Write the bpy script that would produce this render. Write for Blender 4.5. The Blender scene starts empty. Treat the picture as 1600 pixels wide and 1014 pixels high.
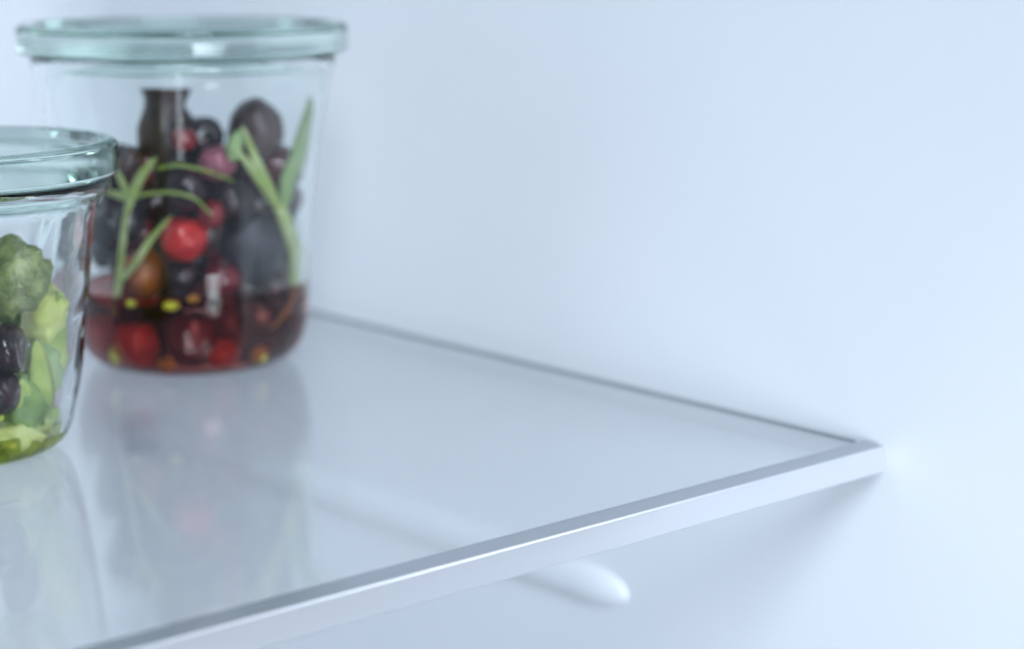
import bpy, bmesh, math, random
from mathutils import Vector, Matrix, Euler, noise

random.seed(7)
scene = bpy.context.scene
C = scene.collection

# ------------------------------------------------------------------ camera
cam_data = bpy.data.cameras.new('camera')
cam = bpy.data.objects.new('camera', cam_data)
C.objects.link(cam)
cam.location = (-0.4020, -0.3072, 0.13)
cam_data.sensor_width = 36.0
cam_data.lens = 69.17
cam_data.clip_start = 0.01
cam_data.clip_end = 50
_h, _p = math.radians(48.407), math.radians(11.17)
_view = Vector((math.cos(_h)*math.cos(_p), math.sin(_h)*math.cos(_p), -math.sin(_p)))
cam.rotation_euler = _view.to_track_quat('-Z', 'Y').to_euler()
cam_data.dof.use_dof = True
cam_data.dof.focus_distance = 0.455
cam_data.dof.aperture_fstop = 7.6
cam_data.dof.aperture_blades = 0
scene.camera = cam

# ------------------------------------------------------------------ world and lamps
world = bpy.data.worlds.new('World')
scene.world = world
world.use_nodes = True
bg = world.node_tree.nodes['Background']
bg.inputs['Color'].default_value = (0.57, 0.73, 1.0, 1)
bg.inputs['Strength'].default_value = 0.22

def area(name, loc, target, sx, sy, power, col):
    d = bpy.data.lights.new(name, 'AREA')
    d.shape = 'RECTANGLE'; d.size = sx; d.size_y = sy; d.energy = power; d.color = col
    o = bpy.data.objects.new(name, d); C.objects.link(o)
    o.location = loc
    o.rotation_euler = (Vector(target) - Vector(loc)).to_track_quat('-Z', 'Y').to_euler()
    return o
area('key_lamp', (-0.60, -0.90, 0.92), (0.0, 0.08, -0.02), 0.55, 0.55, 17.0, (0.78, 0.88, 1.0))
area('front_softbox', (-0.30, -0.62, -0.01), (0.0, 0.04, -0.06), 0.34, 0.20, 0.34, (0.78, 0.88, 1.0)).data.spread = math.radians(50)  # added fill with narrow spread, brightens the low wall and shelf
area('low_softbox', (-0.25, -0.62, -0.14), (-0.06, 0.15, 0.0), 0.16, 0.12, 0.6, (0.88, 0.94, 1.0))
area('under_fill', (-0.56, -0.42, -0.42), (0.0, 0.15, -0.05), 0.07, 0.30, 0.30, (0.86, 0.93, 1.0))  # added low fill, also gives a narrow glare streak on the tall jar
area('rim_fill', (0.50, -0.62, 0.42), (-0.15, 0.0, 0.0), 0.40, 0.40, 3.8, (0.88, 0.94, 1.0))  # added light beyond the wall, for the trim's bevel highlight and front face

scene.view_settings.view_transform = 'Standard'
scene.view_settings.look = 'None'
scene.view_settings.exposure = 0.27
scene.view_settings.gamma = 1.0
scene.view_settings.use_curve_mapping = False
cy = scene.cycles
cy.max_bounces = 24; cy.transmission_bounces = 20; cy.transparent_max_bounces = 24
cy.glossy_bounces = 8; cy.diffuse_bounces = 5
cy.caustics_reflective = True; cy.caustics_refractive = True
cy.blur_glossy = 0.4
cy.sample_clamp_indirect = 6.0
cy.use_denoising = True

# ------------------------------------------------------------------ materials
def new_mat(name):
    m = bpy.data.materials.new(name); m.use_nodes = True
    nt = m.node_tree
    for n in list(nt.nodes): nt.nodes.remove(n)
    out = nt.nodes.new('ShaderNodeOutputMaterial')
    return m, nt, out

def surface(name, c1, c2=None, scale=60, rough=0.4, rough2=None, metal=0.0, bump=0.0, bscale=200, sss=0.0,
            spec=0.5, contrast=(0.35, 0.65), coat=0.0, detail=4, stretch=None, dist=0.0006, aniso=0.0):
    """Principled surface with noise-mixed colour, noise roughness and noise relief."""
    m, nt, out = new_mat(name)
    b = nt.nodes.new('ShaderNodeBsdfPrincipled')
    nt.links.new(b.outputs[0], out.inputs[0])
    tc = nt.nodes.new('ShaderNodeTexCoord')
    vec = tc.outputs['Object']
    if stretch:
        mp = nt.nodes.new('ShaderNodeMapping'); mp.inputs['Scale'].default_value = stretch
        nt.links.new(vec, mp.inputs[0]); vec = mp.outputs[0]
    n = nt.nodes.new('ShaderNodeTexNoise'); n.inputs['Scale'].default_value = scale; n.inputs['Detail'].default_value = detail
    nt.links.new(vec, n.inputs['Vector'])
    r = nt.nodes.new('ShaderNodeValToRGB')
    r.color_ramp.elements[0].position = contrast[0]; r.color_ramp.elements[1].position = contrast[1]
    r.color_ramp.elements[0].color = (*c1, 1); r.color_ramp.elements[1].color = (*(c2 or c1), 1)
    nt.links.new(n.outputs['Fac'], r.inputs[0]); nt.links.new(r.outputs[0], b.inputs['Base Color'])
    mr = nt.nodes.new('ShaderNodeMapRange')
    mr.inputs['To Min'].default_value = rough; mr.inputs['To Max'].default_value = rough2 if rough2 is not None else rough
    nt.links.new(n.outputs['Fac'], mr.inputs['Value']); nt.links.new(mr.outputs[0], b.inputs['Roughness'])
    b.inputs['Metallic'].default_value = metal
    b.inputs['Specular IOR Level'].default_value = spec
    b.inputs['Coat Weight'].default_value = coat
    b.inputs['Anisotropic'].default_value = aniso
    if sss:
        b.inputs['Subsurface Weight'].default_value = sss
        b.inputs['Subsurface Radius'].default_value = (0.004, 0.0015, 0.001)
        b.inputs['Subsurface Scale'].default_value = 1.0
    if bump:
        n2 = nt.nodes.new('ShaderNodeTexNoise'); n2.inputs['Scale'].default_value = bscale; n2.inputs['Detail'].default_value = 3
        nt.links.new(vec, n2.inputs['Vector'])
        bp = nt.nodes.new('ShaderNodeBump'); bp.inputs['Strength'].default_value = bump; bp.inputs['Distance'].default_value = dist
        nt.links.new(n2.outputs['Fac'], bp.inputs['Height']); nt.links.new(bp.outputs[0], b.inputs['Normal'])
    return m

def solid_glass(name, col, ior=1.5, rough=0.0, bump=0.0, bscale=60):
    m, nt, out = new_mat(name)
    g = nt.nodes.new('ShaderNodeBsdfGlass')
    g.inputs['Color'].default_value = (*col, 1); g.inputs['IOR'].default_value = ior; g.inputs['Roughness'].default_value = rough
    nt.links.new(g.outputs[0], out.inputs[0])
    if bump:
        tc = nt.nodes.new('ShaderNodeTexCoord')
        n2 = nt.nodes.new('ShaderNodeTexNoise'); n2.inputs['Scale'].default_value = bscale; n2.inputs['Detail'].default_value = 1
        nt.links.new(tc.outputs['Object'], n2.inputs['Vector'])
        bp = nt.nodes.new('ShaderNodeBump'); bp.inputs['Strength'].default_value = bump; bp.inputs['Distance'].default_value = 0.001
        nt.links.new(n2.outputs['Fac'], bp.inputs['Height']); nt.links.new(bp.outputs[0], g.inputs['Normal'])
    return m

def sheet_glass(name, tint, rough=0.05, ior=1.42, pale_lift=0.135):
    """Flat pane: clear straight-through view with Fresnel reflection, so lamps shine through it."""
    m, nt, out = new_mat(name)
    t = nt.nodes.new('ShaderNodeBsdfTransparent'); t.inputs['Color'].default_value = (*tint, 1)
    g = nt.nodes.new('ShaderNodeBsdfGlossy'); g.inputs['Roughness'].default_value = rough
    f = nt.nodes.new('ShaderNodeFresnel')
    ge = nt.nodes.new('ShaderNodeNewGeometry')           # the far face meets the ray at the angle outside the pane
    im = nt.nodes.new('ShaderNodeMapRange'); im.inputs['To Min'].default_value = ior; im.inputs['To Max'].default_value = 1.0/ior
    nt.links.new(ge.outputs['Backfacing'], im.inputs['Value']); nt.links.new(im.outputs[0], f.inputs['IOR'])
    tc = nt.nodes.new('ShaderNodeTexCoord')
    n2 = nt.nodes.new('ShaderNodeTexNoise'); n2.inputs['Scale'].default_value = 14
    nt.links.new(tc.outputs['Object'], n2.inputs['Vector'])
    mr = nt.nodes.new('ShaderNodeMapRange'); mr.inputs['To Min'].default_value = rough*0.6; mr.inputs['To Max'].default_value = rough*1.5
    nt.links.new(n2.outputs['Fac'], mr.inputs['Value']); nt.links.new(mr.outputs[0], g.inputs['Roughness'])
    mx = nt.nodes.new('ShaderNodeMixShader')
    nt.links.new(f.outputs[0], mx.inputs[0]); nt.links.new(t.outputs[0], mx.inputs[1]); nt.links.new(g.outputs[0], mx.inputs[2])
    # white diffuse share mixed in to brighten the pane and fade its reflections
    d = nt.nodes.new('ShaderNodeBsdfDiffuse'); d.inputs['Color'].default_value = (0.86, 0.88, 0.90, 1)
    tl = nt.nodes.new('ShaderNodeBsdfTranslucent'); tl.inputs['Color'].default_value = (0.86, 0.88, 0.90, 1)
    mk = nt.nodes.new('ShaderNodeMixShader'); mk.inputs[0].default_value = 0.4
    nt.links.new(d.outputs[0], mk.inputs[1]); nt.links.new(tl.outputs[0], mk.inputs[2])
    m2 = nt.nodes.new('ShaderNodeMixShader')
    n3 = nt.nodes.new('ShaderNodeTexNoise'); n3.inputs['Scale'].default_value = 9; n3.inputs['Detail'].default_value = 5
    nt.links.new(tc.outputs['Object'], n3.inputs['Vector'])
    mh = nt.nodes.new('ShaderNodeMapRange'); mh.inputs['From Min'].default_value = 0.3; mh.inputs['From Max'].default_value = 0.7
    mh.inputs['To Min'].default_value = pale_lift*0.85; mh.inputs['To Max'].default_value = pale_lift*1.15
    nt.links.new(n3.outputs['Fac'], mh.inputs['Value']); nt.links.new(mh.outputs[0], m2.inputs[0])
    nt.links.new(mx.outputs[0], m2.inputs[1]); nt.links.new(mk.outputs[0], m2.inputs[2])
    nt.links.new(m2.outputs[0], out.inputs[0])
    return m

M = {}
M['liner'] = surface('liner_plastic', (0.80, 0.82, 0.84), (0.83, 0.845, 0.86), 8, 0.30, 0.36, bump=0.05, bscale=350, spec=0.45, dist=0.0002)
M['metal_top'] = surface('trim_top_metal', (0.42, 0.44, 0.48), (0.50, 0.52, 0.56), 40, 0.26, 0.36, metal=0.85, bump=0.04, bscale=900, stretch=(0.05, 1, 1), dist=0.0001)
M['metal_front'] = surface('satin_silver_metal', (0.54, 0.55, 0.58), (0.62, 0.63, 0.66), 40, 0.28, 0.36, metal=0.55, bump=0.04, bscale=900, stretch=(0.05, 1, 1), dist=0.0001)
M['gap_shade'] = surface('gap_shade_grey', (0.16, 0.18, 0.20), (0.19, 0.21, 0.23), 60, 0.5)
M['pane'] = sheet_glass('shelf_glass', (0.985, 0.993, 0.996))
M['jar'] = solid_glass('jar_glass', (0.975, 0.988, 0.985), 1.47, bump=0.06, bscale=45)
M['jar_wavy'] = solid_glass('pressed_jar_glass', (0.975, 0.988, 0.985), 1.47, bump=0.60, bscale=80)
M['lid'] = solid_glass('green_lid_glass', (0.87, 0.925, 0.905), 1.5, bump=0.10, bscale=40)
M['dressing'] = solid_glass('red_dressing', (0.80, 0.40, 0.37), 1.36)
M['oil'] = solid_glass('green_oil', (0.90, 0.93, 0.30), 1.40)
M['fig'] = surface('fig_skin', (0.028, 0.011, 0.010), (0.065, 0.030, 0.026), 120, 0.25, 0.45, bump=0.3, bscale=250)
M['plum_brown'] = surface('brown_plum_skin', (0.040, 0.014, 0.014), (0.095, 0.046, 0.044), 90, 0.25, 0.45, bump=0.2, bscale=220)
M['black'] = surface('black_olive_skin', (0.012, 0.003, 0.005), (0.040, 0.010, 0.014), 110, 0.14, 0.3, bump=0.15, bscale=220)
M['bloom'] = surface('bloomed_plum_skin', (0.018, 0.016, 0.024), (0.05, 0.043, 0.056), 80, 0.40, 0.6, bump=0.15, bscale=250)
M['brown'] = surface('dried_plum_skin', (0.040, 0.014, 0.010), (0.08, 0.028, 0.018), 150, 0.35, 0.5, bump=0.6, bscale=180)
M['pink'] = surface('pink_plum_skin', (0.16, 0.035, 0.055), (0.42, 0.13, 0.18), 90, 0.3, 0.45, bump=0.1, sss=0.15)
M['red'] = surface('tomato_skin', (0.50, 0.012, 0.014), (0.66, 0.03, 0.022), 90, 0.16, 0.24, bump=0.05, sss=0.2)
M['red_soft'] = surface('tomato_skin_soft', (0.58, 0.055, 0.05), (0.74, 0.12, 0.085), 90, 0.2, 0.3, bump=0.05, sss=0.25)
M['red_dark'] = surface('cranberry_skin', (0.16, 0.008, 0.012), (0.34, 0.016, 0.022), 110, 0.18, 0.3, bump=0.05, sss=0.1)
M['maroon'] = surface('cherry_skin', (0.075, 0.004, 0.009), (0.17, 0.008, 0.016), 100, 0.15, 0.25, bump=0.05)
M['orange'] = surface('apricot_skin', (0.16, 0.035, 0.008), (0.38, 0.10, 0.02), 110, 0.35, 0.5, bump=0.5, bscale=200, sss=0.1)
M['yellow'] = surface('yellow_peppercorn', (0.70, 0.66, 0.03), (0.80, 0.78, 0.06), 200, 0.35, 0.5, bump=0.3)
M['amber'] = surface('orange_bead', (0.42, 0.15, 0.02), (0.5, 0.22, 0.03), 200, 0.3)
M['herb'] = surface('herb_leaf', (0.34, 0.44, 0.10), (0.58, 0.66, 0.32), 130, 0.4, 0.55, bump=0.3, bscale=400, sss=0.1)
M['herb_dark'] = surface('herb_leaf_dark', (0.17, 0.28, 0.08), (0.32, 0.43, 0.18), 130, 0.4, 0.55, bump=0.3, bscale=400)
M['lime_leaf'] = surface('salad_leaf', (0.26, 0.40, 0.06), (0.62, 0.70, 0.20), 90, 0.35, 0.5, bump=0.6, bscale=160, sss=0.15)
M['stalk'] = surface('herb_stalk', (0.20, 0.30, 0.03), (0.36, 0.44, 0.10), 130, 0.4, 0.5, bump=0.2)
M['green_olive'] = surface('broccoli', (0.17, 0.22, 0.06), (0.36, 0.41, 0.15), 220, 0.5, 0.7, bump=1.0, bscale=350, dist=0.002)
M['green_mid'] = surface('gherkin_skin', (0.10, 0.20, 0.03), (0.30, 0.44, 0.10), 130, 0.3, 0.5, bump=0.6, bscale=180, dist=0.001)
M['green_pale'] = surface('courgette_flesh', (0.30, 0.42, 0.16), (0.55, 0.66, 0.34), 110, 0.4, 0.55, bump=0.3, sss=0.15)
M['lime'] = surface('lime_flesh', (0.62, 0.68, 0.12), (0.82, 0.85, 0.34), 130, 0.3, 0.45, bump=0.4, bscale=180, sss=0.2)
M['onion'] = surface('onion_flesh', (0.55, 0.44, 0.46), (0.72, 0.62, 0.64), 90, 0.3, 0.45, bump=0.1, sss=0.2)

# ------------------------------------------------------------------ helpers
def link(name, mesh, mat, parent=None, smooth=True):
    if mat: 
        mesh.materials.clear(); mesh.materials.append(mat)
    if smooth:
        for p in mesh.polygons: p.use_smooth = True
    o = bpy.data.objects.new(name, mesh); C.objects.link(o)
    if parent: o.parent = parent
    return o

def from_bm(name, bm, mat, parent=None, smooth=True):
    bmesh.ops.recalc_face_normals(bm, faces=bm.faces)
    me = bpy.data.meshes.new(name); bm.to_mesh(me); bm.free()
    return link(name, me, mat, parent, smooth)

def thing(name, loc, label, cat, group=None):
    o = bpy.data.objects.new(name, None); C.objects.link(o); o.location = loc
    o.empty_display_size = 0.01
    return tag(o, label, cat, group)

def tag(o, label, cat, group=None):
    o['label'] = label; o['category'] = cat
    if group: o['group'] = group
    return o

def lathe(bm, prof, seg=96):
    rings = []
    for r, z in prof:
        if r < 1e-6: rings.append([bm.verts.new((0, 0, z))])
        else: rings.append([bm.verts.new((r*math.cos(2*math.pi*k/seg), r*math.sin(2*math.pi*k/seg), z)) for k in range(seg)])
    for a, b in zip(rings, rings[1:]):
        if len(a) == 1 and len(b) == 1: continue
        for k in range(seg):
            k2 = (k+1) % seg
            if len(a) == 1: bm.faces.new((a[0], b[k], b[k2]))
            elif len(b) == 1: bm.faces.new((a[k], a[k2], b[0]))
            else: bm.faces.new((a[k], a[k2], b[k2], b[k]))

def smooth_prof(pts, n=6):
    """Catmull-Rom through profile points."""
    out = []
    P = [pts[0]] + list(pts) + [pts[-1]]
    for i in range(1, len(P)-2):
        p0, p1, p2, p3 = P[i-1], P[i], P[i+1], P[i+2]
        for k in range(n):
            t = k/n
            out.append(tuple(0.5*((2*p1[j]) + (-p0[j]+p2[j])*t + (2*p0[j]-5*p1[j]+4*p2[j]-p3[j])*t*t + (-p0[j]+3*p1[j]-3*p2[j]+p3[j])*t**3) for j in (0, 1)))
    out.append(tuple(pts[-1]))
    return [(max(r, 0.0), z) for r, z in out]

def box(bm, x0, x1, y0, y1, z0, z1):
    v = [bm.verts.new((x, y, z)) for x in (x0, x1) for y in (y0, y1) for z in (z0, z1)]
    for f in ((0,1,3,2),(4,6,7,5),(0,4,5,1),(2,3,7,6),(0,2,6,4),(1,5,7,3)): bm.faces.new([v[i] for i in f])

def bevel_all(bm, w, seg=3):
    bmesh.ops.bevel(bm, geom=list(bm.edges), offset=w, segments=seg, profile=0.5, affect='EDGES')

# ------------------------------------------------------------------ setting: the moulded liner
WX = 0.0022       # side wall plane
YB = 0.415        # back wall plane
RC = 0.030        # corner radius
path = [(WX, -0.10), (WX, -0.05), (WX, 0.0), (WX, 0.12), (WX, 0.25), (WX, YB-RC)]
for k in range(1, 13):
    a = math.pi/2*k/12
    path.append((WX - RC + RC*math.cos(a), YB - RC + RC*math.sin(a)))
path += [(-0.15, YB), (-0.35, YB), (-0.56, YB)]
bm = bmesh.new()
T = 0.012
zs = [-0.42, -0.1, 0.2, 0.46]
nrm = []
for i, (x, y) in enumerate(path):
    a = path[max(i-1, 0)]; b = path[min(i+1, len(path)-1)]
    d = Vector((b[0]-a[0], b[1]-a[1])).normalized()
    nrm.append((d.y, -d.x))           # outwards
inner = [[bm.verts.new((x, y, z)) for z in zs] for x, y in path]
outer = [[bm.verts.new((x+n[0]*T, y+n[1]*T, z)) for z in zs] for (x, y), n in zip(path, nrm)]
for L in (inner, outer):
    for i in range(len(path)-1):
        for j in range(len(zs)-1):
            bm.faces.new((L[i][j], L[i+1][j], L[i+1][j+1], L[i][j+1]))
for i in range(len(path)-1):
    for j in (0, -1):
        bm.faces.new((inner[i][j], inner[i+1][j], outer[i+1][j], outer[i][j]))
for i in (0, -1):
    for j in range(len(zs)-1):
        bm.faces.new((inner[i][j], inner[i][j+1], outer[i][j+1], outer[i][j]))
liner = from_bm('liner_wall', bm, M['liner'])
liner['kind'] = 'structure'
m = liner.modifiers.new('edges', 'EDGE_SPLIT'); m.split_angle = math.radians(40)

# moulded ledge on the side wall, below the shelf
def ledge(y0, y1, zc, hz, px):
    bm = bmesh.new()
    ny, na = 60, 20
    rows = []
    for i in range(ny+1):
        t = i/ny
        # cosine spacing towards the rounded ends
        y = y0 + (y1-y0)*(0.5-0.5*math.cos(math.pi*t))
        e = min((y-y0)/0.018, (y1-y)/0.011)
        k = math.sqrt(max(0.0, 1-(1-min(e, 1))**2))
        k = max(k, 0.02)
        rows.append([bm.verts.new((WX+0.0004 - px*k*abs(math.cos(a))**0.8, y, zc + hz*k*math.sin(a)*1.0))
                     for a in [math.pi*(q/na-0.5) for q in range(na+1)]])
    for r0, r1 in zip(rows, rows[1:]):
        for q in range(na): bm.faces.new((r0[q], r0[q+1], r1[q+1], r1[q]))
    return from_bm('support_ledge', bm, M['liner'], liner)
ledge(0.095, 0.385, -0.066, 0.0062, 0.0042)
# added grey block that makes a dark spot at the ledge's rear end
bm = bmesh.new(); box(bm, WX-0.0115, WX-0.0005, 0.362, 0.371, -0.0745, -0.0595); bevel_all(bm, 0.0025, 4)
from_bm('ledge_dark_block', bm, surface('dark_block_grey', (0.36, 0.39, 0.43), (0.40, 0.43, 0.47), 60, 0.45), liner)

# ------------------------------------------------------------------ the glass shelf
shelf = thing('glass_shelf', (0, 0, 0), 'clear glass refrigerator shelf with a silver front trim, both jars standing on it', 'shelf')
bm = bmesh.new(); box(bm, -0.50, 0.0012, 0.0066, 0.392, -0.0024, -0.0002)
pane = from_bm('glass_pane', bm, M['pane'], shelf, smooth=False)
bm = bmesh.new(); box(bm, -0.0034, -0.0024, 0.0070, 0.392, -0.0001, 0.0004)  # added dark strip stands for the shaded gap beside the wall
for v in bm.verts:
    if v.co.y > 0.3 and v.co.x < -0.003: v.co.x -= 0.0022  # widened rearwards to thicken that shade
bevel_all(bm, 0.00015, 2)
from_bm('gap_shade_strip', bm, M['gap_shade'], shelf)
# front trim: extruded channel with rounded edges, lower corner of its end rounded off
def trim_mesh():
    bm = bmesh.new()
    x0 = -0.50; x1 = 0.0
    # front face outline in XZ, extruded in Y
    pts = [(x0, -0.0072)]
    r = 0.0014
    for k in range(7):
        a = -math.pi/2 + math.pi/2*k/6
        pts.append((x1 - r + r*math.cos(a), -0.0072 + r + r*math.sin(a)))
    pts += [(x1, 0.0), (x0, 0.0)]
    v0 = [bm.verts.new((x, -0.0009, z)) for x, z in pts]
    v1 = [bm.verts.new((x + (0.0014 if x > -0.4 else 0), 0.0068, z)) for x, z in pts]
    bm.faces.new(v0); bm.faces.new(list(reversed(v1)))
    n = len(pts)
    for i in range(n):
        bm.faces.new((v0[i], v0[(i+1) % n], v1[(i+1) % n], v1[i]))
    bmesh.ops.recalc_face_normals(bm, faces=bm.faces)
    e = [e for e in bm.edges if len(e.link_faces) == 2 and e.calc_face_angle() > math.radians(40)]
    bmesh.ops.bevel(bm, geom=e, offset=0.00055, segments=5, profile=0.5, affect='EDGES')
    return bm
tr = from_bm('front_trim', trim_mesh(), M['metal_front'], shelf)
m = tr.modifiers.new('wn', 'WEIGHTED_NORMAL')
# upward faces of the trim get a darker metal tone than its front
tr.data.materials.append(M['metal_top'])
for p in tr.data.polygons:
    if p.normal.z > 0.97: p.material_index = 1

# ------------------------------------------------------------------ jars
def inner_wall(prof, off=0.0027, base=0.0032):
    """Inner surface of a jar, as (r, z) from the rim down to the middle of the floor."""
    pts = []
    for r, z in reversed(prof):
        if r < 0.021: break
        pts.append((r-off*(1.0 if z > 0.012 else 1.0), max(z + (base-0.0003 if z < 0.02 else base*0.25), base)))
    return pts

def jar(name, loc, label, prof_mm, rim_mm, lid_r, lid_z0, lid_z1, plug_r, base_mm, glass):
    root = thing(name, loc, label, 'jar')
    outer = smooth_prof([(r/1000, z/1000) for r, z in prof_mm], 6)
    wall = 0.0026
    # rim: flange out, over the top, back to the inner wall
    rim = [(r/1000, z/1000) for r, z in rim_mm]
    fl = base_mm/1000
    inn = []
    for r, z in reversed(outer):
        if z < fl + 0.0012: break
        inn.append((r - wall, z))
    r_in, z_in = inn[-1]
    # rounded inner floor
    flo = []
    for k in range(1, 9):
        a = math.pi/2*k/8
        flo.append(((r_in-0.007) + 0.007*math.cos(a), fl + (z_in-fl)*(1-math.sin(a))))
    flo += [(r_in*0.4, fl-0.0002), (0, fl-0.0002)]
    bm = bmesh.new(); lathe(bm, outer + rim + inn + flo)
    bmesh.ops.remove_doubles(bm, verts=bm.verts, dist=1e-6)
    from_bm('jar_body', bm, M[glass], root)
    # lid: thick disc with a recessed top and a plug that drops into the mouth
    h = lid_z1 - lid_z0
    c = 0.0016
    lp = [(0, lid_z0-0.0045), (plug_r-0.002, lid_z0-0.0045), (plug_r-0.0005, lid_z0-0.0038), (plug_r, lid_z0-0.001), (plug_r+0.001, lid_z0), (lid_r-c, lid_z0), (lid_r-0.0004, lid_z0+0.0005), (lid_r, lid_z0+c)]
    lp += [(lid_r, lid_z1-c), (lid_r-0.0005, lid_z1-0.0005), (lid_r-c, lid_z1), (lid_r-0.0042, lid_z1), (lid_r-0.0052, lid_z1-0.0004), (lid_r-0.0066, lid_z1-0.0022), (lid_r-0.0085, lid_z1-0.0028), (0, lid_z1-0.0028)]
    bm = bmesh.new(); lathe(bm, lp)
    lo = from_bm('lid', bm, M['lid'], root)
    mm = lo.modifiers.new('wn', 'WEIGHTED_NORMAL'); mm.keep_sharp = True
    return root, inn + flo

def liquid(name, loc, label, inn, level, mat, cat):
    pts = [(r+0.0003, z-0.0003) for r, z in inn if z < level-0.0012]
    top = [(0, level), (pts[0][0]-0.0022, level), (pts[0][0]-0.0009, level+0.0003), (pts[0][0], level+0.0010)]
    bm = bmesh.new()
    low = list(pts); low[-1] = (0, low[-1][1])
    lathe(bm, top + low)
    o = from_bm(name, bm, mat); o.location = loc
    return tag(o, label, cat)

BIG_LOC = Vector((-0.0760, 0.2103, 0.0))
SMALL_LOC = Vector((-0.1824, 0.1549, 0.0))
_, inn_b = jar('preserving_jar', BIG_LOC, 'tall tulip shaped glass jar with flat green glass lid, full of dark fruit',
    [(0,1.6),(12,1.4),(23,0),(29,1.1),(33.3,5),(35.4,11),(36.2,19),(36.8,34),(38.4,51),(40.6,68),(42.9,80),(44.6,88)],
    [(45.0,90.2),(45.6,91.4),(45.8,92.6),(45.8,94.6),(45.3,95.1),(43.2,95.1),(42.3,94.0)], 0.0497, 0.0954, 0.1042, 0.0400, 3.2, 'jar')
_, inn_s = jar('preserving_jar', SMALL_LOC, 'low glass jar with flat green lid and green pickles at the left edge',
    [(0,1.6),(10,1.4),(19,0),(24,1),(27.6,4),(29.8,10),(32.2,22),(34.4,40),(36.4,58),(37.4,63)],
    [(38.8,66.0),(40.6,67.0),(41.2,68.0),(41.2,69.9),(40.6,70.3),(37.0,70.3),(35.8,69.3)], 0.0432, 0.0706, 0.0796, 0.0335, 3.0, 'jar_wavy')
liquid('fruit_dressing', BIG_LOC, 'dark red dressing standing in the bottom quarter of the tall fruit jar', inn_b, 0.0240, M['dressing'], 'liquid')
liquid('green_oil', SMALL_LOC, 'yellow green oil pooled at the bottom of the small pickle jar', inn_s, 0.0072, M['oil'], 'liquid')

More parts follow.
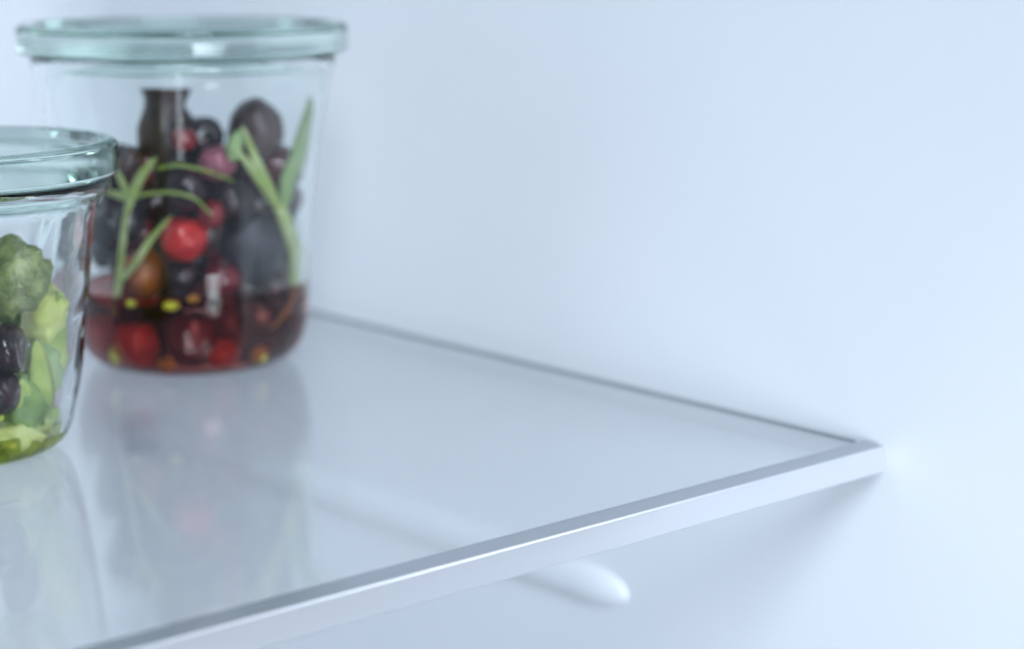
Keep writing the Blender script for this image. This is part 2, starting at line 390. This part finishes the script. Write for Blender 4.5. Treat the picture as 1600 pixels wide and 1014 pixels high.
# ------------------------------------------------------------------ jar contents
BIG_FRUIT = [
    ('fig', 'dark brown fig with a flared flat top, highest fruit under the lid', (-0.0138, -0.0101, 0.0733), 0.0084, 0.0116, 'fig', 'fig', 0.05),
    ('plum', 'tall brownish purple plum standing free at the top right of the dark fruit', (0.0101, -0.0219, 0.0722), 0.008, 0.0096, 'plum_brown', 'olive', 0.25),
    ('olive', 'black round olive beside the fig, above the red berry half', (-0.0068, -0.0189, 0.0712), 0.0064, 0.0064, 'black', 'round', 0),
    ('cranberry', 'small dark red cranberry wedged below the fig at the top of the pile', (-0.0175, -0.026, 0.0722), 0.0038, 0.0034, 'red_dark', 'round', 0),
    ('dried_plum', 'brown wedge of dried plum at the left beside the glass lid of the small jar', (-0.0241, -0.0063, 0.0624), 0.0056, 0.0064, 'brown', 'wedge', 0.3),
    ('plum', 'pinkish plum in the upper middle between the thin herb stalk and the herb leaves', (-0.0059, -0.0257, 0.0646), 0.006, 0.0052, 'pink', 'round', 0),
    ('grape', 'black grape in the middle, above the bright red cherry tomato', (-0.0115, -0.0188, 0.0568), 0.008, 0.0068, 'black', 'olive', 1.2),
    ('grape', 'black grape right of the bright cherry tomato and under the pinkish plum', (-0.0004, -0.023, 0.0528), 0.0084, 0.0072, 'black', 'olive', 0.8),
    ('plum', 'largest grey bloomed plum on the right half, beside the right herb sprig', (0.0077, -0.0204, 0.0371), 0.01, 0.0124, 'bloom', 'olive', 0.1),
    ('grape', 'grey purple bloomed grape against the right glass wall behind the herb blade', (0.0196, -0.0208, 0.0499), 0.0048, 0.0092, 'bloom', 'olive', 0),
    ('cherry_tomato', 'bright red cherry tomato with small highlights in the middle of the tall jar', (-0.0147, -0.0199, 0.0421), 0.0072, 0.0072, 'red', 'cherry', 0),
    ('cranberry', 'dark red cranberry touching the upper right of the bright cherry tomato', (-0.0096, -0.0272, 0.0493), 0.0038, 0.0044, 'red_dark', 'round', 0.4),
    ('dried_apricot', 'orange brown dried apricot behind the lower left herb leaf', (-0.0217, -0.0079, 0.0309), 0.0068, 0.0072, 'orange', 'round', 0.2),
    ('grape', 'grey bloomed grape on the far left behind the rim of the small jar', (-0.0216, 0.016, 0.0399), 0.0056, 0.0104, 'bloom', 'olive', 0),
    ('cherry', 'maroon cherry below the cherry tomato beside the white light streak', (-0.0047, -0.0238, 0.0289), 0.006, 0.006, 'maroon', 'cherry', 0),
    ('olive', 'black olive under the left herb leaf at the top of the dressing', (-0.0221, -0.0025, 0.0459), 0.0052, 0.0072, 'black', 'olive', 0),
    ('olive', 'black olive directly under the bright cherry tomato', (-0.0137, -0.0168, 0.0298), 0.0056, 0.0048, 'black', 'round', 0),
    ('cherry_tomato', 'pale red cherry tomato lying at the left end of the jar bottom', (-0.0182, 0.0133, 0.0107), 0.0076, 0.0072, 'red_soft', 'cherry', 0),
    ('cherry_tomato', 'pinkish red cherry tomato on the jar bottom between two yellow peppercorns', (-0.0217, -0.0063, 0.0103), 0.0066, 0.0068, 'red_soft', 'cherry', 0),
    ('cherry', 'dark red cherry on the jar bottom under the white light streak', (-0.0114, -0.0175, 0.0124), 0.0072, 0.008, 'maroon', 'cherry', 0),
    ('olive', 'black olive low on the right, under the largest grey plum', (0.0082, -0.0212, 0.0163), 0.0088, 0.0076, 'black', 'olive', 1.3),
    ('olive', 'black olive at the right end of the jar bottom beside the herb tip', (0.0167, -0.0178, 0.0137), 0.0064, 0.0088, 'black', 'olive', 0.2),
    ('grape', 'black grape at the liquid line left of the dark red cherry', (-0.0201, 0.0153, 0.0187), 0.006, 0.006, 'black', 'round', 0),
    ('cranberry', 'small red cranberry on the jar bottom right of the dark red cherry', (-0.0053, -0.0235, 0.0075), 0.0044, 0.004, 'red_soft', 'round', 0),
    ('grape', 'black grape filling the left middle behind the curved herb leaf', (-0.0155, -0.005, 0.0524), 0.0072, 0.0068, 'black', 'round', 0),
]
BIG_FILL = [
    ((-0.0217, 0.0067, 0.0611), 0.0076),
    ((-0.0163, -0.0035, 0.0616), 0.007),
    ((-0.0114, -0.0087, 0.0617), 0.0074),
    ((-0.0032, -0.0156, 0.0616), 0.007),
    ((0.0066, -0.0202, 0.0613), 0.0074),
    ((0.0184, -0.0207, 0.0604), 0.0072),
    ((-0.0206, 0.0039, 0.0519), 0.0064),
    ((-0.0147, -0.005, 0.0523), 0.0064),
    ((-0.0083, -0.0117, 0.0524), 0.006),
    ((-0.0003, -0.0166, 0.0522), 0.007),
    ((0.0101, -0.0207, 0.0517), 0.0068),
    ((0.0193, -0.0189, 0.0507), 0.0072),
    ((-0.0214, 0.0105, 0.0419), 0.0072),
    ((-0.0171, 0.0001, 0.0426), 0.0076),
    ((-0.0117, -0.0079, 0.043), 0.006),
    ((-0.003, -0.0143, 0.0428), 0.0072),
    ((0.0058, -0.0187, 0.0424), 0.0072),
    ((0.017, -0.0188, 0.0414), 0.0076),
    ((-0.0194, 0.0032, 0.033), 0.006),
    ((-0.0143, -0.0039, 0.0333), 0.0068),
    ((-0.0081, -0.0099, 0.0334), 0.0072),
    ((0.0017, -0.0172, 0.0332), 0.0062),
    ((0.0089, -0.0195, 0.0327), 0.0066),
    ((0.0188, -0.0184, 0.0315), 0.0064),
    ((-0.0102, -0.0079, 0.0239), 0.007),
    ((-0.0037, -0.0129, 0.0238), 0.0076),
    ((0.0068, -0.0187, 0.0233), 0.0066),
    ((0.0168, -0.0193, 0.0222), 0.0062),
    ((-0.0078, -0.0094, 0.0146), 0.0074),
    ((0.0007, -0.0156, 0.0145), 0.0068),
    ((0.0102, -0.0182, 0.0136), 0.0076),
    ((0.0178, -0.0175, 0.0125), 0.0062),
    ((0.0128, 0.0069, 0.0568), 0.0072),
    ((-0.0003, 0.013, 0.0412), 0.008),
    ((0.0193, -0.0081, 0.0476), 0.008),
    ((-0.0118, 0.0146, 0.0198), 0.008),
    ((0.0055, 0.0013, 0.0175), 0.0088),
    ((0.0189, -0.0146, 0.0242), 0.008),
    ((-0.0094, 0.0207, 0.0453), 0.006),
    ((0.0136, -0.0042, 0.0111), 0.0072),
    ((-0.0045, 0.0122, 0.0107), 0.0072),
]
BIG_SEED = [
    ('yellow peppercorn on the jar bottom between the two red cherry tomatoes', (-0.0296, -0.0058, 0.0075), 0.0024, 0.0032),
    ('yellow peppercorn on the jar bottom in the middle under the dark cherry', (-0.0208, -0.0185, 0.0054), 0.0028, 0.0018),
    ('yellow peppercorn on the jar bottom at the right under the black olive', (0.0041, -0.0284, 0.0062), 0.003, 0.0026),
    ('tiny yellow oil bead floating at the dressing line below the orange apricot', (-0.0297, -0.0148, 0.0235), 0.0018, 0.0012),
    ('tiny yellow oil bead floating at the dressing line left of the light streak', (-0.0225, -0.0244, 0.0232), 0.0024, 0.0014),
    ('tiny orange oil bead floating at the dressing line in the middle', (-0.0174, -0.0283, 0.0252), 0.0018, 0.0012),
]
BIG_HERB = [
    ('herb_sprig', 'green herb sprig left in the tall jar with thin arching stalks', [('stem', [(-0.031, -0.0078, 0.019), (-0.0309, -0.01, 0.0294), (-0.0307, -0.0117, 0.0372), (-0.0306, -0.0145, 0.048), (-0.0301, -0.0171, 0.0552)], 0.0025), ('leaf', [(-0.0307, -0.0155, 0.051), (-0.0299, -0.0182, 0.0568), (-0.0287, -0.0213, 0.0622), (-0.0261, -0.0254, 0.0676)], 0.0032), ('leaf', [(-0.0302, -0.016, 0.0544), (-0.0314, -0.0149, 0.0594), (-0.0333, -0.0125, 0.0659)], 0.0019), ('leaf', [(-0.0299, -0.0159, 0.0543), (-0.0317, -0.0125, 0.0557), (-0.0333, -0.0079, 0.0565)], 0.0023), ('stalk', [(-0.03, -0.0169, 0.0552), (-0.0262, -0.0227, 0.0567), (-0.0214, -0.0272, 0.0568), (-0.0168, -0.03, 0.0549), (-0.0127, -0.0314, 0.0502)], 0.0011), ('stalk', [(-0.0255, -0.0242, 0.0641), (-0.0208, -0.0285, 0.0649), (-0.0144, -0.032, 0.0632), (-0.0066, -0.034, 0.0597)], 0.0011), ('leaf', [(-0.0308, -0.0105, 0.0294), (-0.0288, -0.0156, 0.0352), (-0.0261, -0.0209, 0.0432), (-0.022, -0.0261, 0.0505)], 0.0021)]),
    ('herb_sprig', 'green herb sprig right in the tall jar with a broad upright blade', [('stem', [(0.021, -0.0245, 0.0208), (0.0221, -0.024, 0.028), (0.0195, -0.0266, 0.0356), (0.0136, -0.0309, 0.0446), (0.0098, -0.0329, 0.051)], 0.006), ('leaf', [(0.0169, -0.0284, 0.0416), (0.008, -0.0332, 0.0535), (0.0005, -0.0357, 0.0654), (-0.0051, -0.0372, 0.0765)], 0.0029), ('leaf', [(0.0157, -0.0286, 0.0432), (0.0057, -0.0333, 0.0552), (-0.0019, -0.035, 0.0645), (-0.0069, -0.0351, 0.07)], 0.0025), ('leaf', [(0.0128, -0.0316, 0.0506), (0.0141, -0.032, 0.0583), (0.0193, -0.0303, 0.0655), (0.0234, -0.0292, 0.0748), (0.0235, -0.0311, 0.0826)], 0.0057), ('leaf', [(0.0217, -0.0235, 0.025), (0.0159, -0.0274, 0.0202), (0.0109, -0.0293, 0.0161), (0.0064, -0.0302, 0.0131)], 0.0021), ('leaf', [(-0.0058, -0.0332, 0.0656), (-0.0053, -0.0339, 0.0703), (-0.0032, -0.035, 0.075)], 0.0053)]),
]
SMALL_HERB = [
    ('salad_leaf', 'pale green ribbed salad leaf standing upright in the small jar at the left edge', [('leaf', [(0.0123, -0.0134, 0.0035), (0.0111, -0.0214, 0.0128), (0.0112, -0.0232, 0.0214), (0.009, -0.0258, 0.0319)], 0.0073), ('leaf', [(0.009, -0.0147, 0.0035), (0.0072, -0.0221, 0.0135), (0.0054, -0.0244, 0.0224)], 0.0064)]),
    ('salad_leaf', 'yellow green curled leaf lying along the bottom of the small jar', [('leaf', [(0.0174, -0.0189, 0.0122), (0.0162, -0.0175, 0.0072), (0.0136, -0.0147, 0.0035), (0.0056, -0.0192, 0.0035), (-0.0005, -0.02, 0.0035)], 0.0064), ('leaf', [(0.0173, -0.0188, 0.018), (0.0182, -0.0197, 0.0247), (0.019, -0.0206, 0.0347), (0.0169, -0.0236, 0.0429)], 0.0056)]),
]
SMALL_FRUIT = [
    ('broccoli_floret', 'olive green broccoli floret high in the small jar at the left photo edge', (0.0064, -0.0209, 0.0477), 0.0086, 0.0092, 'green_olive', 'lump', 0),
    ('lime_wedge', 'pale yellow lime wedge against the right wall of the small jar', (0.0168, -0.0178, 0.0359), 0.0053, 0.0079, 'lime', 'lump', 0.2),
    ('olive', 'dark purple olive in the small jar below the broccoli floret', (0.0027, -0.0244, 0.0306), 0.0066, 0.0043, 'black', 'olive', 1.4),
    ('olive', 'black olive in the small jar near the bottom at the photo edge', (0.0008, -0.0211, 0.0193), 0.0056, 0.0059, 'black', 'round', 0),
    ('courgette_slice', 'pale green courgette slice standing in the middle of the small jar', (0.0137, -0.0186, 0.0219), 0.0046, 0.0086, 'green_pale', 'lump', 0.1),
    ('onion_slice', 'pale pinkish onion slice low against the right wall of the small jar', (0.0167, -0.0173, 0.0179), 0.003, 0.0073, 'onion', 'lump', 0),
    ('gherkin', 'mottled green gherkin standing low in the small jar left of the onion slice', (0.0086, -0.0195, 0.0145), 0.005, 0.0086, 'green_mid', 'lump', 0.1),
    ('lime_wedge', 'yellow green lime piece lying on the bottom right of the small jar', (0.0138, -0.0149, 0.0078), 0.005, 0.004, 'lime', 'lump', 0),
    ('lime_wedge', 'yellow green lime piece on the bottom of the small jar at the photo edge', (0.0053, -0.0194, 0.0071), 0.0066, 0.0036, 'lime', 'lump', 0),
]
SMALL_FILL = [
    ((-0.0038, -0.0149, 0.048), 0.0074, 'green_olive'),
    ((-0.0101, -0.0094, 0.04), 0.0074, 'green_mid'),
    ((-0.0054, -0.012, 0.0268), 0.0074, 'green_pale'),
    ((-0.0126, -0.0049, 0.0202), 0.0066, 'black'),
    ((-0.0042, -0.0113, 0.0118), 0.0066, 'green_mid'),
    ((-0.0109, 0.0044, 0.0316), 0.0066, 'lime'),
    ((0.0142, -0.0054, 0.0331), 0.0066, 'green_mid'),
    ((0.0139, -0.0042, 0.016), 0.0066, 'green_pale'),
]


def body_mesh(name, shape, rx, rz, seed, wob=0.11):
    """A fruit as one closed, unevenly swollen surface."""
    bm = bmesh.new()
    seg, rng = 28, 18
    prof = []
    for i in range(rng+1):
        t = math.pi*i/rng
        r, z = math.sin(t), -math.cos(t)
        if shape == 'fig':
            z *= 0.95
            if z > 0.35:
                u = (z-0.35)/0.6
                r = max(r, 0.0)*(1-u) + u*0.80 if i < rng else 0.0
                if u < 0.55: r = math.sqrt(1-0.35**2)*(1-0.24*math.sin(u/0.55*math.pi/2))
                elif i < rng: r = 0.71 + (u-0.55)/0.45*0.20
                z = 0.35 + u*0.75
        elif shape == 'cherry':
            if z > 0.75: z = 0.75 + (z-0.75)*0.3 - 0.35*max(0, 0.5-r)
        elif shape == 'olive':
            r = r**0.92
        prof.append((max(r, 0.0)*rx if 0 < i < rng else 0.0, z*rz))
    lathe(bm, prof, seg)
    off = Vector((seed*3.1, seed*1.7, seed*0.9))
    sc = max(rx, rz)
    for v in bm.verts:
        n = v.co/sc
        k = 1 + wob*(noise.noise(n*1.6 + off)) + wob*0.4*noise.noise(n*4.0 + off)
        if shape == 'wedge':
            # flattened, with a raised ridge and pointed ends
            x, y, z = v.co
            y *= 0.55
            x *= 1.0 - 0.55*max(0.0, -z/rz)
            k += 0.22*noise.noise(n*2.2 + off*2)
            v.co = Vector((x, y, z))
        if shape == 'lump':
            k += 0.26*noise.noise(n*2.6 + off) + 0.12*noise.noise(n*6.0 + off)
        v.co = v.co*k
    me = bpy.data.meshes.new(name)
    bmesh.ops.recalc_face_normals(bm, faces=bm.faces)
    bm.to_mesh(me); bm.free()
    return me

def fruit(name, label, loc, rx, rz, mat, shape, tilt, seed, group=None, cat=None):
    root_me = body_mesh(name, shape, rx, rz, seed)
    o = link(name, root_me, M[mat])
    o.location = loc
    rr = random.Random(seed)
    # tilt in the plane that faces the camera
    o.rotation_euler = (Matrix.Rotation(tilt, 3, _view.to_2d().to_3d().normalized()) @ Matrix.Rotation(rr.uniform(0, 6.28), 3, 'Z')).to_euler()
    tag(o, label, cat or name.replace('_', ' '), group)
    return o

for i, (n, l, p, rx, rz, m_, s, t) in enumerate(BIG_FRUIT):
    fruit(n, l, BIG_LOC + Vector(p), rx, rz, m_, s, t, i+1, 'fruit packed in the tall jar')
for i, (p, r) in enumerate(BIG_FILL):
    fruit('grape', 'dark grape packed deep behind the front fruit of the tall jar', BIG_LOC + Vector(p), r, r*1.05, ('black', 'maroon', 'black', 'plum_brown')[i % 4], 'olive', 0.4*i, 60+i, 'grapes deep in the tall jar')
for i, (l, p, rx, rz) in enumerate(BIG_SEED):
    bead = 'bead' in l
    fruit('oil_bead' if bead else 'peppercorn', l, BIG_LOC + Vector(p), rx, rz, 'amber' if 'orange oil' in l else 'yellow', 'olive', 0.5*(i == 2), 90+i, 'oil beads' if bead else 'yellow peppercorns')
for i, (n, l, p, rx, rz, m_, s, t) in enumerate(SMALL_FRUIT):
    fruit(n, l, SMALL_LOC + Vector(p), rx, rz, m_, s, t, 120+i, 'pickles in the small jar')
for i, (p, r, m_) in enumerate(SMALL_FILL):
    fruit('pickle_piece', 'pickled vegetable piece in the hidden part of the small jar', SMALL_LOC + Vector(p), r, r*1.1, m_, 'lump', 0.5*i, 150+i, 'hidden pickle pieces')

def spline(pts, n=8):
    P = [2*pts[0]-pts[1]] + pts + [2*pts[-1]-pts[-2]]
    out = []
    for i in range(1, len(P)-2):
        p0, p1, p2, p3 = P[i-1:i+3]
        for k in range(n):
            t = k/n
            out.append(0.5*((2*p1) + (-p0+p2)*t + (2*p0-5*p1+4*p2-p3)*t*t + (-p0+3*p1-3*p2+p3)*t**3))
    out.append(pts[-1])
    return out

def blade(pts, width, kind):
    """A leaf (flat, keeled, pointed) or a stem (tube) along a path that hugs the glass."""
    path = spline([Vector(p) for p in pts])
    bm = bmesh.new(); rows = []
    N = len(path)
    for i, p in enumerate(path):
        t = i/(N-1)
        d = (path[min(i+1, N-1)] - path[max(i-1, 0)]).normalized()
        out = (Vector((p.x, p.y, 0)).normalized() - 0.9*_view.to_2d().to_3d().normalized()).normalized()
        side = d.cross(out).normalized(); up = side.cross(d).normalized()
        if up.dot(out) < 0: up = -up
        if kind == 'leaf':
            w = width/2*(max(0.02, math.sin(math.pi*min(1, 0.10+0.90*t))**0.55)); th = 0.00035
            sec = [(-w, -0.25*w*0.5, 0), (-0.5*w, 0.0, th), (0, -0.0002, th*0.6), (0.5*w, 0, th), (w, -0.25*w*0.5, 0), (0.5*w, -th, -th), (0, -0.0002, -th*1.3), (-0.5*w, -th, -th)]
            ring = [bm.verts.new(p + side*a + up*(b+c_)) for a, b, c_ in sec]
        else:
            w = width/2*(1-0.35*t); th = min(w, 0.0009)
            ring = [bm.verts.new(p + side*w*math.cos(q) + up*th*math.sin(q)) for q in [2*math.pi*k/8 for k in range(8)]]
        rows.append(ring)
    for a, b in zip(rows, rows[1:]):
        for k in range(8): bm.faces.new((a[k], a[(k+1) % 8], b[(k+1) % 8], b[k]))
    bm.faces.new(rows[0]); bm.faces.new(rows[-1])
    return bm

for n, l, parts, where, grp in [(*h, BIG_LOC, 'herb sprigs in the tall jar') for h in BIG_HERB] + [(*h, SMALL_LOC, 'salad leaves in the small jar') for h in SMALL_HERB]:
    root = thing(n, where, l, 'herb' if where is BIG_LOC else 'leaf', grp)
    for j, (part, pts, w) in enumerate(parts):
        mat = M['stalk'] if part == 'stalk' else (M['lime_leaf'] if where is SMALL_LOC else M['herb_dark'] if (part == 'leaf' and w > 0.0040) else M['herb'])
        from_bm(part, blade(pts, w, 'leaf' if part == 'leaf' else 'stem'), mat, root)
